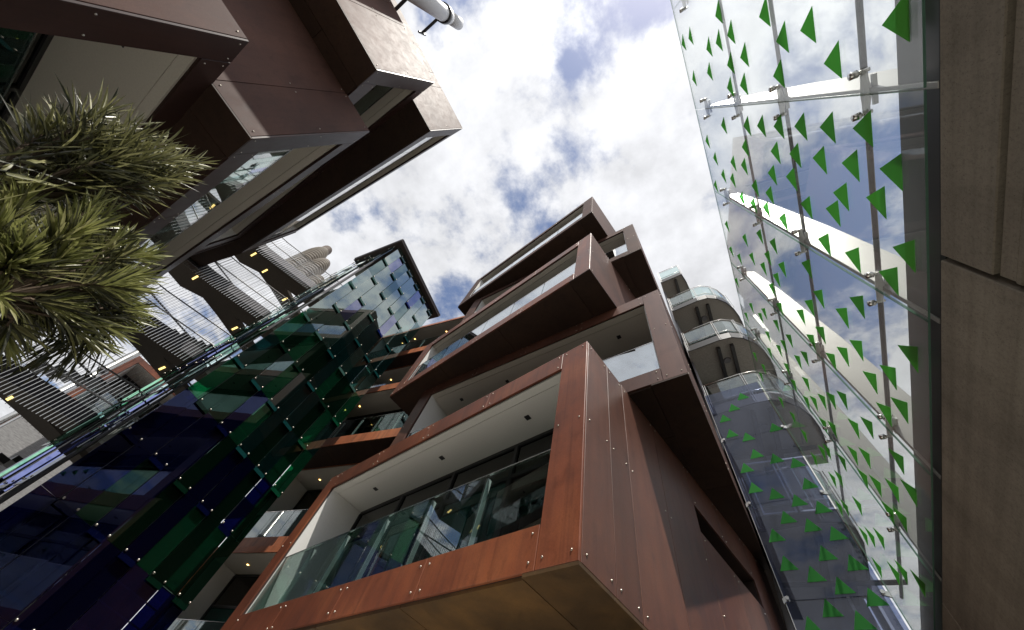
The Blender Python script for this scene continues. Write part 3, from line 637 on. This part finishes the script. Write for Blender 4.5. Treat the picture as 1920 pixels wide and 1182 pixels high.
# return face of the screen (seen edge on)
rdir = Vector((-3.56, -.16, 0)).normalized(); rn = Vector((rdir.y, -rdir.x, 0)); rn = rn if rn.y < 0 else -rn
P0r = tp(S0-.42, 0, 0)
for c in range(8):
    for r_ in range(-4, 11):
        if (r_+c) % 2 or random.random() < .25: continue
        z = ROW0+RH*r_; h = min(z+2*RH, 18.9)-z
        if z < .1 or h < .3: continue
        o_ = P0r + rdir*(.1+(c+1)*CS) + rn*.06 + Vector((0, 0, z))
        tile_at(o_, -rdir, rn, pick(z), h, R(random.uniform(-2, 2)), tw)
# roof canopy
ZR = 18.95
c0 = tp(S0-.62, .26, 0); c1 = tp(6.62, .26, 0); cB = c0+rdir*3.3; cC = tp(6.62, -4, 0)
mb = MB(); mb.prism([(c0.x, c0.y), (c1.x, c1.y), (cC.x, cC.y), (cB.x, cB.y+2.5), (cB.x, cB.y)], ZR-.02, ZR+.16); mb.build('roof_canopy', plain('roof_dark_brown', (.075, .055, .048), .5), tw)
q = MB(); q.tube([c0+Vector((0, 0, ZR+.14)), c1+Vector((0, 0, ZR+.14))], .05, 6); q.tube([c0+Vector((0, 0, ZR+.14)), cB+Vector((0, 0, ZR+.14))], .05, 6); q.build('roof_edge_trim', GREYSTEEL, tw)
# interior behind the tiles
INT = plain('tower_interior', (.035, .045, .042), .7)
def bl(mb, s0, s1, o0, o1, z0, z1): mb.hexa([tp(s0, o0, z0), tp(s1, o0, z0), tp(s1, o1, z0), tp(s0, o1, z0), tp(s0, o0, z1), tp(s1, o0, z1), tp(s1, o1, z1), tp(s0, o1, z1)])
mb = MB(); bl(mb, 3.6, 6.3, -1.6, -3.6, 0, 18.6); mb.build('tower_core', INT, tw)
for k in range(1, 7):
    mb = MB(); bl(mb, S0+.15, S1-.05, -.35, -3.4, ZL[k]-.12, ZL[k]+.1); mb.build('floor_slab', plain('tower_slab', (.45, .50, .47), .7) if k == 1 else bpy.data.materials['tower_slab'], tw)
    for zz_ in (.35, .7, 1.05):
        q = MB(); q.tube([tp(S0+.2, -.4, ZL[k]+zz_+.1), tp(S1-.1, -.4, ZL[k]+zz_+.1)], .016, 6); q.build('inner_rail', WSTEEL, tw)
for s in (S0+.12, S0+1.9, S1-.08):
    mb = MB(); bl(mb, s-.05, s+.05, -.12, -.24, 0, 18.9); mb.build('tower_post', GREYSTEEL, tw)
for i in range(9):
    c = (S0+.1)+CS*i*1.0
    mb = MB(); bl(mb, c-.015, c+.015, -.05, -.08, .5, 18.6); mb.build('tile_rail', BARM, tw)
for r_ in range(-2, 10):
    z = ROW0+RH*r_+.04
    mb = MB(); bl(mb, S0, S1, -.085, -.125, z-.03, z+.03); mb.build('tile_rail', GREYSTEEL, tw)
for p_ in (1.2, 2.4, 3.4):
    q = MB(); b_0 = P0r+rdir*p_ - rn*.15; q.tube([b_0, b_0+Vector((0, 0, 18.9))], .06, 6); q.build('tower_post', GREYSTEEL, tw)

# ------------------------------------------------------------------ walkways between the left block and the tower
near = [(-16.7, -3.4), (-16.1, -2.2), (-15.72, -1.14), (-14.42, 1.55), (-14.15, 2.4)]
far = [(-17.6, -3.4), (-17.55, -1.3), (-16.9, -.5), (-16.92, .35), (-17.15, 2.4)]
def resample(pts, step):
    o = []; carry = 0
    for (a, b) in zip(pts[:-1], pts[1:]):
        a = Vector(a); b = Vector(b); L = (b-a).length; d = carry
        while d < L: o.append(a+(b-a)*(d/L)); d += step
        carry = d-L
    return o
def bar_mesh(h, r):
    me = bpy.data.meshes.new('baluster'); vs = [(x*r, y*r, z) for z in (0, h) for x, y in ((-1, -1), (1, -1), (1, 1), (-1, 1))]
    me.from_pydata(vs, [], [(0, 3, 2, 1), (4, 5, 6, 7), (0, 1, 5, 4), (1, 2, 6, 5), (2, 3, 7, 6), (3, 0, 4, 7)]); me.materials.append(BARM); return me
BARS = bar_mesh(1.72, .008); BARL = bar_mesh(3.0, .007); BARS.materials[0] = STEEL
WSOF = plain('walkway_soffit', (.085, .070, .056), .8, var=.2, scale=25); FASC = plain('fascia_steel', (.085, .08, .09), .45, .2)
wl = ['lowest of the four dark steel walkways, half hidden under the spiky plants', 'second lowest dark steel walkway, just below the plant tips', 'third steel walkway up, crossing towards the green tiles', 'topmost steel walkway, in front of the louvred round tower']
for i, k in enumerate((2, 3, 4, 5)):
    z = ZL[k]
    wk = thing('walkway', (-16, 0, z), wl[i], 'walkway', 'steel walkways between the left block and the tiled tower')
    mid = [(-16.45, 2.4), (-16.05, .75), (-15.35, 2.4)]
    mb = MB(); mb.prism(near[:]+[mid[2], mid[1], mid[0]]+far[::-1], z, z+.16); mb.build('deck', WSOF, wk)
    q = MB()
    for p, r_ in zip(near[:-1], near[1:]):
        d = Vector((r_[0]-p[0], r_[1]-p[1], 0)).normalized(); nn = Vector((d.y, -d.x, 0))
        a0 = Vector((*p, z-.12)); a1 = Vector((*r_, z-.12)); hh = Vector((0, 0, .42))
        q.hexa([a0+nn*.02, a1+nn*.02, a1+nn*.06, a0+nn*.06, a0+nn*.02+hh, a1+nn*.02+hh, a1+nn*.06+hh, a0+nn*.06+hh])
    q.build('edge_fascia', FASC, wk)
    for h in (.62, 1.32):
        q = MB(); q.tube([(x+.14, y-.02, z+h) for x, y in near], .022, 6); q.build('handrail', BARM if h > 1 else WSTEEL, wk)
    for p in resample([(x+.12, y) for x, y in near], .105): inst('baluster', BARS, Matrix.Translation((p.x, p.y, z-.42)), wk)
    for p in resample([(x-.10, y) for x, y in far], .14): inst('baluster', BARL, Matrix.Translation((p.x, p.y, z+.0)), wk)
    for h in (.9, 2.1):
        q = MB(); q.tube([(-17.75, -3.4, z+h), (-17.70, 2.4, z+h)], .035, 6); q.build('screen_rail', GREYSTEEL, wk)
    for (x, y) in {2: ((-16.5, -.2),), 3: ((-16.55, 1.1),), 4: ((-16.45, -1.31), (-16.55, 1.17)), 5: ((-16.45, -1.31), (-16.5, -.43), (-16.55, 1.17))}[k]:
        q = MB(); q.box(x-.19, x+.19, y-.035, y+.035, z-.02, z-.002); q.build('strip_light', LAMPM, wk)
    # stair flight beside the deck
    q = MB(); n_ = 9
    for j in range(n_):
        y0 = 1.9-j*.30; zz_ = z-.2-j*.17
        q.box(-18.7, -17.9, y0-.30, y0, zz_-.16, zz_)
    q.build('stair_flight', DARK, wk)

# ------------------------------------------------------------------ louvred round tower
lt = thing('louvred_tower', (-21.5, .6, 0), 'pale louvred tower with rounded corners, showing above the topmost walkway', 'tower')
LV = plain('pale_louvre', (.40, .37, .33), .6); LVI = plain('louvre_core', (.16, .13, .11), .8)
def lobes(mb, cx_, cy_, rx, ry, z0, z1, dz, th, n=22):
    z = z0
    while z < z1:
        f = 1 - max(0, (z-(z1-1.2))/1.2)**2*.35
        pts = [(cx_+rx*f*math.cos(2*math.pi*k/n), cy_+ry*f*math.sin(2*math.pi*k/n)) for k in range(n)]
        mb.prism(pts, z, z+th); z += dz
zt = 22.6
for j, (x, y, rx, ry, zt_) in enumerate(((-20.6, -.05, .95, .60, 24.3), (-19.8, .65, 1.0, .58, 22.9), (-19.2, 1.35, .9, .5, 21.0))):
    q = MB(); lobes(q, x, y, rx, ry, 19.8, zt_, .23, .045); q.build('louvre_stack', LV, lt)
    q = MB(); lobes(q, x, y, rx*.74, ry*.74, 19.8, zt_-.2, 1.0, 1.0, 16); q.build('tower_body', LVI, lt)

# ------------------------------------------------------------------ distant flats behind the walkways
fbld = thing('apartment_building', (-27, 2, 0), 'distant rust and cream flats with a steel downpipe, seen through the walkways', 'apartment building', 'rust clad apartment buildings')
ff = Frame((-24.0, 4.5), 262, 172)
mb = MB(); ff.box(mb, -1.5, 4.0, -.5, 4, 0, 9.0); mb.build('lower_wall', plain('pale_lower_wall', (.34, .34, .34), .6, stretch=(1, 1, 6), var=.3), fbld)
for (q0, q1) in ((9.8, 13.4),):
    pod(fbld, ff, 4.0, 4, q0, q1, RUST_A, jamb=.3, band=.6, top=.3, glaze=1.6, bolts=False, side_n=1, front_n=3, soffit_n=1, lights=1, pane_w=2.2, ceiling=WHITE)
q = MB(); q.tube([(-22.6, .35, 0), (-22.6, .35, 13.8)], .16, 12); dp = q.build('downpipe', STEEL, fbld, smooth=True)
for z in (3.5, 7.5, 11):
    q = MB(); q.tube([(-22.6, .35, z), (-22.6, .35, z+.12)], .22, 12); q.build('pipe_clamp', GREYSTEEL, dp)

gb = thing('low_building', (-31, -4, 0), 'low grey building with a ribbed pale wall, far behind the lowest walkway', 'building')
mb = MB(); mb.box(-33, -30, -12, .2, 0, 6.6); mb.build('wall', plain('grey_wall', (.30, .30, .30), .7), gb)
mb = MB(); mb.box(-33.2, -29.8, -12.2, .4, 6.62, 6.9); mb.build('roof', GREYSTEEL, gb)
mb = MB()
for i in range(44): mb.box(-30, -29.93, -11.5+i*.26, -11.38+i*.26, 1.0, 6.4)
tag(mb.build('ribbed_cladding', plain('ribbed_cladding', (.45, .45, .45), .6), gb), kind='stuff')
mb = MB(); mb.box(-30, -29.9, -2.6, -1.2, 3.0, 4.6); mb.build('window', DARK, gb)

# ------------------------------------------------------------------ flue on the left block
fl = thing('wall_flue', (-3.4, -4.87, 12.6), 'white cylindrical flue held by dark brackets off the upper left block', 'flue')
q = MB(); q.tube([(-3.4, -4.9, 12.2), (-3.4, -4.9, 16.35), (-3.4, -4.9, 16.45)], [.24, .24, .22], 24); q.build('flue_tube', plain('flue_white', (.7, .71, .73), .4, 0, .04), fl, smooth=True)
q = MB(); q.tube([(-3.4, -4.9, 16.5), (-3.4, -4.9, 17.5), (-3.4, -4.9, 17.62)], [.195, .195, .15], 24); q.build('flue_cowl', bpy.data.materials['flue_white'], fl, smooth=True)
q = MB(); q.tube([(-3.4, -4.9, 15.9), (-3.4, -4.9, 16.12)], .28, 24); q.build('collar', DARK, fl, smooth=True)
for z in (13.6, 15.9):
    q = MB(); q.tube([(-4.3, -4.75, z), (-3.62, -4.85, z+.05)], .05, 6); q.tube([(-4.3, -4.75, z-.25), (-4.3, -4.75, z+.25)], .04, 6); q.build('bracket', DARK, fl)

# ------------------------------------------------------------------ spiky plants
def leaf_mat(name, c, c2, rough=.35):
    mm = bpy.data.materials.new(name); mm.use_nodes = True; t = mm.node_tree; t.nodes.clear(); o = t.nodes.new('ShaderNodeOutputMaterial')
    b = t.nodes.new('ShaderNodeBsdfPrincipled'); b.inputs['Roughness'].default_value = rough
    n = noise(t, 9, 3); col = ramp(t, n, [(.35, c), (.65, c2)]); t.links.new(col, b.inputs['Base Color'])
    tl_ = t.nodes.new('ShaderNodeBsdfTranslucent'); t.links.new(col, tl_.inputs[0]); mxs = t.nodes.new('ShaderNodeMixShader'); mxs.inputs[0].default_value = .3
    t.links.new(b.outputs[0], mxs.inputs[1]); t.links.new(tl_.outputs[0], mxs.inputs[2]); t.links.new(mxs.outputs[0], o.inputs[0]); return mm
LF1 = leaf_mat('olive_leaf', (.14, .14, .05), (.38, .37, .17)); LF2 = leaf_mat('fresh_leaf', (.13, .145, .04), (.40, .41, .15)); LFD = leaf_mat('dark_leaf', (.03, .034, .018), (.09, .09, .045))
BARK = plain('bark', (.10, .07, .045), .9)
def leaf(mb, P, d, L, wd, droop, mi, seg=4, tooth=False):
    d = d.normalized(); side = d.cross(Vector((random.uniform(-1, 1), random.uniform(-1, 1), random.uniform(-.2, 1)))).normalized()
    b = len(mb.v); pts = []
    for i in range(seg+1):
        t = i/seg; c = P + d*(L*t) + Vector((0, 0, -1))*(droop*L*t*t)
        prof = [.35, 1, 1.0, .8, .08][min(4, int(round(t*4)))] if not tooth else ([.6, 1, .5, 1, .5, 1, .5, 1, .3][i % 9] if seg == 8 else 1)
        up = side.cross(d)*.25
        mb.v.append(tuple(c+side*wd*prof*.5)); mb.v.append(tuple(c-up*wd*prof*.4)); mb.v.append(tuple(c-side*wd*prof*.5))
    for i in range(seg):
        a = b+i*3
        mb.f += [[a, a+1, a+4, a+3], [a+1, a+2, a+5, a+4]]; mb.m += [mi, mi]
def shoot(mb, st, P0, P1, nleaf, L, wd, mi, spread=1.0, droop=.15, tooth=False, back=.55):
    P0, P1 = Vector(P0), Vector(P1); ax = (P1-P0).normalized(); e = ax.cross(Vector((0, 0, 1))).normalized(); f = ax.cross(e)
    mid = (P0+P1)/2+Vector((random.uniform(-.04, .04), random.uniform(-.04, .04), random.uniform(.0, .06)))
    st.tube([P0, mid, P1], [.012, .008, .004], 5)
    for i in range(nleaf):
        t = back+(1-back)*((i+random.random())/nleaf)
        c = P0.lerp(mid, t*2) if t < .5 else mid.lerp(P1, t*2-1)
        th = i*2.399+random.uniform(-.3, .3); k = (1-t)*.9+.35
        d = ax*(1.0*(t**2)+.25)+(e*math.cos(th)+f*math.sin(th))*k*spread
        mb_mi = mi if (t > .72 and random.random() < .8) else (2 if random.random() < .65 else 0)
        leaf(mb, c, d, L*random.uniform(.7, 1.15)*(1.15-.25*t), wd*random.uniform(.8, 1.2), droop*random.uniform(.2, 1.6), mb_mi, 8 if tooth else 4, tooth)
def plant(label, trunk, hub, tips, D, nleaf, L, wd, mi, group, tooth=False, seed=1, back=.5, extra=0):
    random.seed(seed)
    th = thing('spiky_shrub', (trunk[0], trunk[1], 0), label, 'shrub', group)
    fo = MB(); st = MB(); tk = MB()
    hubP = Vector(hub)
    tk.tube([(trunk[0], trunk[1], 0), ((trunk[0]*.6+hub[0]*.4), (trunk[1]*.6+hub[1]*.4), hub[2]*.55), hubP], [.055, .04, .025], 10)
    for (px, py, dd) in tips:
        T = at_dist(px, py, D+dd)
        B0 = hubP.lerp(T, random.uniform(.0, .25))
        shoot(fo, st, B0, T, nleaf, L, wd, mi, tooth=tooth, back=back)
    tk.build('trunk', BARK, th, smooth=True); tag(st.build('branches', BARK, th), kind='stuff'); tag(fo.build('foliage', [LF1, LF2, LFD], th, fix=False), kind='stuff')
    return th
random.seed(3)
tipsA = [(150, 215, .1), (100, 240, .0), (200, 205, 0), (240, 235, .1), (275, 255, 0), (310, 270, 0), (340, 300, 0), (365, 305, .05), (330, 330, 0), (300, 350, 0), (260, 355, .1), (215, 345, .1), (180, 300, .15), (140, 270, .1), (230, 290, -.1), (270, 300, -.1), (190, 250, -.1), (60, 255, .1), (210, 260, 0), (250, 270, 0), (290, 300, .1), (240, 320, 0), (170, 330, 0), (120, 310, 0), (315, 300, -.1), (350, 320, .1)]
tipsB = []
for i in range(62):
    a = random.uniform(0, 2*math.pi); r_ = random.random()**.5*(1+.22*math.sin(3*a+1)+.12*math.sin(7*a))
    px, py = 85+150*r_*math.cos(a), 505+125*r_*math.sin(a)
    tipsB.append((px, py, random.uniform(-.35, .35)))
tipsB += [(265, 475, 0), (280, 480, 0), (250, 520, 0), (255, 580, 0), (240, 600, .1), (205, 620, 0), (180, 380, 0), (200, 400, 0), (150, 395, 0), (225, 450, 0), (245, 440, .1), (170, 640, 0), (215, 560, -.1)]
hubA = at_dist(-60, 380, 2.5)
plant('spiky shrub with long thin toothed leaves, the upper of the two at the left edge', (hubA.x, hubA.y-.1), hubA, tipsA, 2.55, 58, .22, .010, 0, 'spiky shrubs at the left edge', False, 5, back=.42)
hubB = at_dist(-40, 560, 2.35)
plant('bushier fresh green spiky shrub, the lower of the two at the left edge', (hubB.x, hubB.y+.1), hubB, tipsB, 2.45, 56, .17, .0105, 1, 'spiky shrubs at the left edge', False, 6, back=.55)
# long toothed leaves sweeping in from the left edge, on the upper shrub
random.seed(11)
lv = MB()
for i in range(70):
    P0 = at_dist(random.uniform(-120, 60), random.uniform(290, 440), random.uniform(2.2, 2.7)); P1 = at_dist(random.uniform(60, 240), random.uniform(265, 400), random.uniform(2.3, 2.8))
    leaf(lv, P0, P1-P0, (P1-P0).length*random.uniform(.6, 1), .017, .1, 0 if random.random() < .6 else 2, 8, True)
up = [o for o in C.objects if o.name.startswith('spiky_shrub')][0]
tag(lv.build('long_leaves', [LF1, LF2, LFD], up, fix=False), kind='stuff')
lv = MB()
for i in range(60):
    P0 = at_dist(random.uniform(120, 215), random.uniform(595, 640), random.uniform(2.4, 2.7)); q_ = P0+Vector((random.uniform(-.1, .02), random.uniform(.0, .25), random.uniform(-.3, -.1)))
    leaf(lv, P0, q_-P0, random.uniform(.14, .24), .011, .25, 2, 8, True)
lo = [o for o in C.objects if o.name.startswith('spiky_shrub')][1]
tag(lv.build('drooping_leaves', [LF1, LF2, LFD], lo, fix=False), kind='stuff')
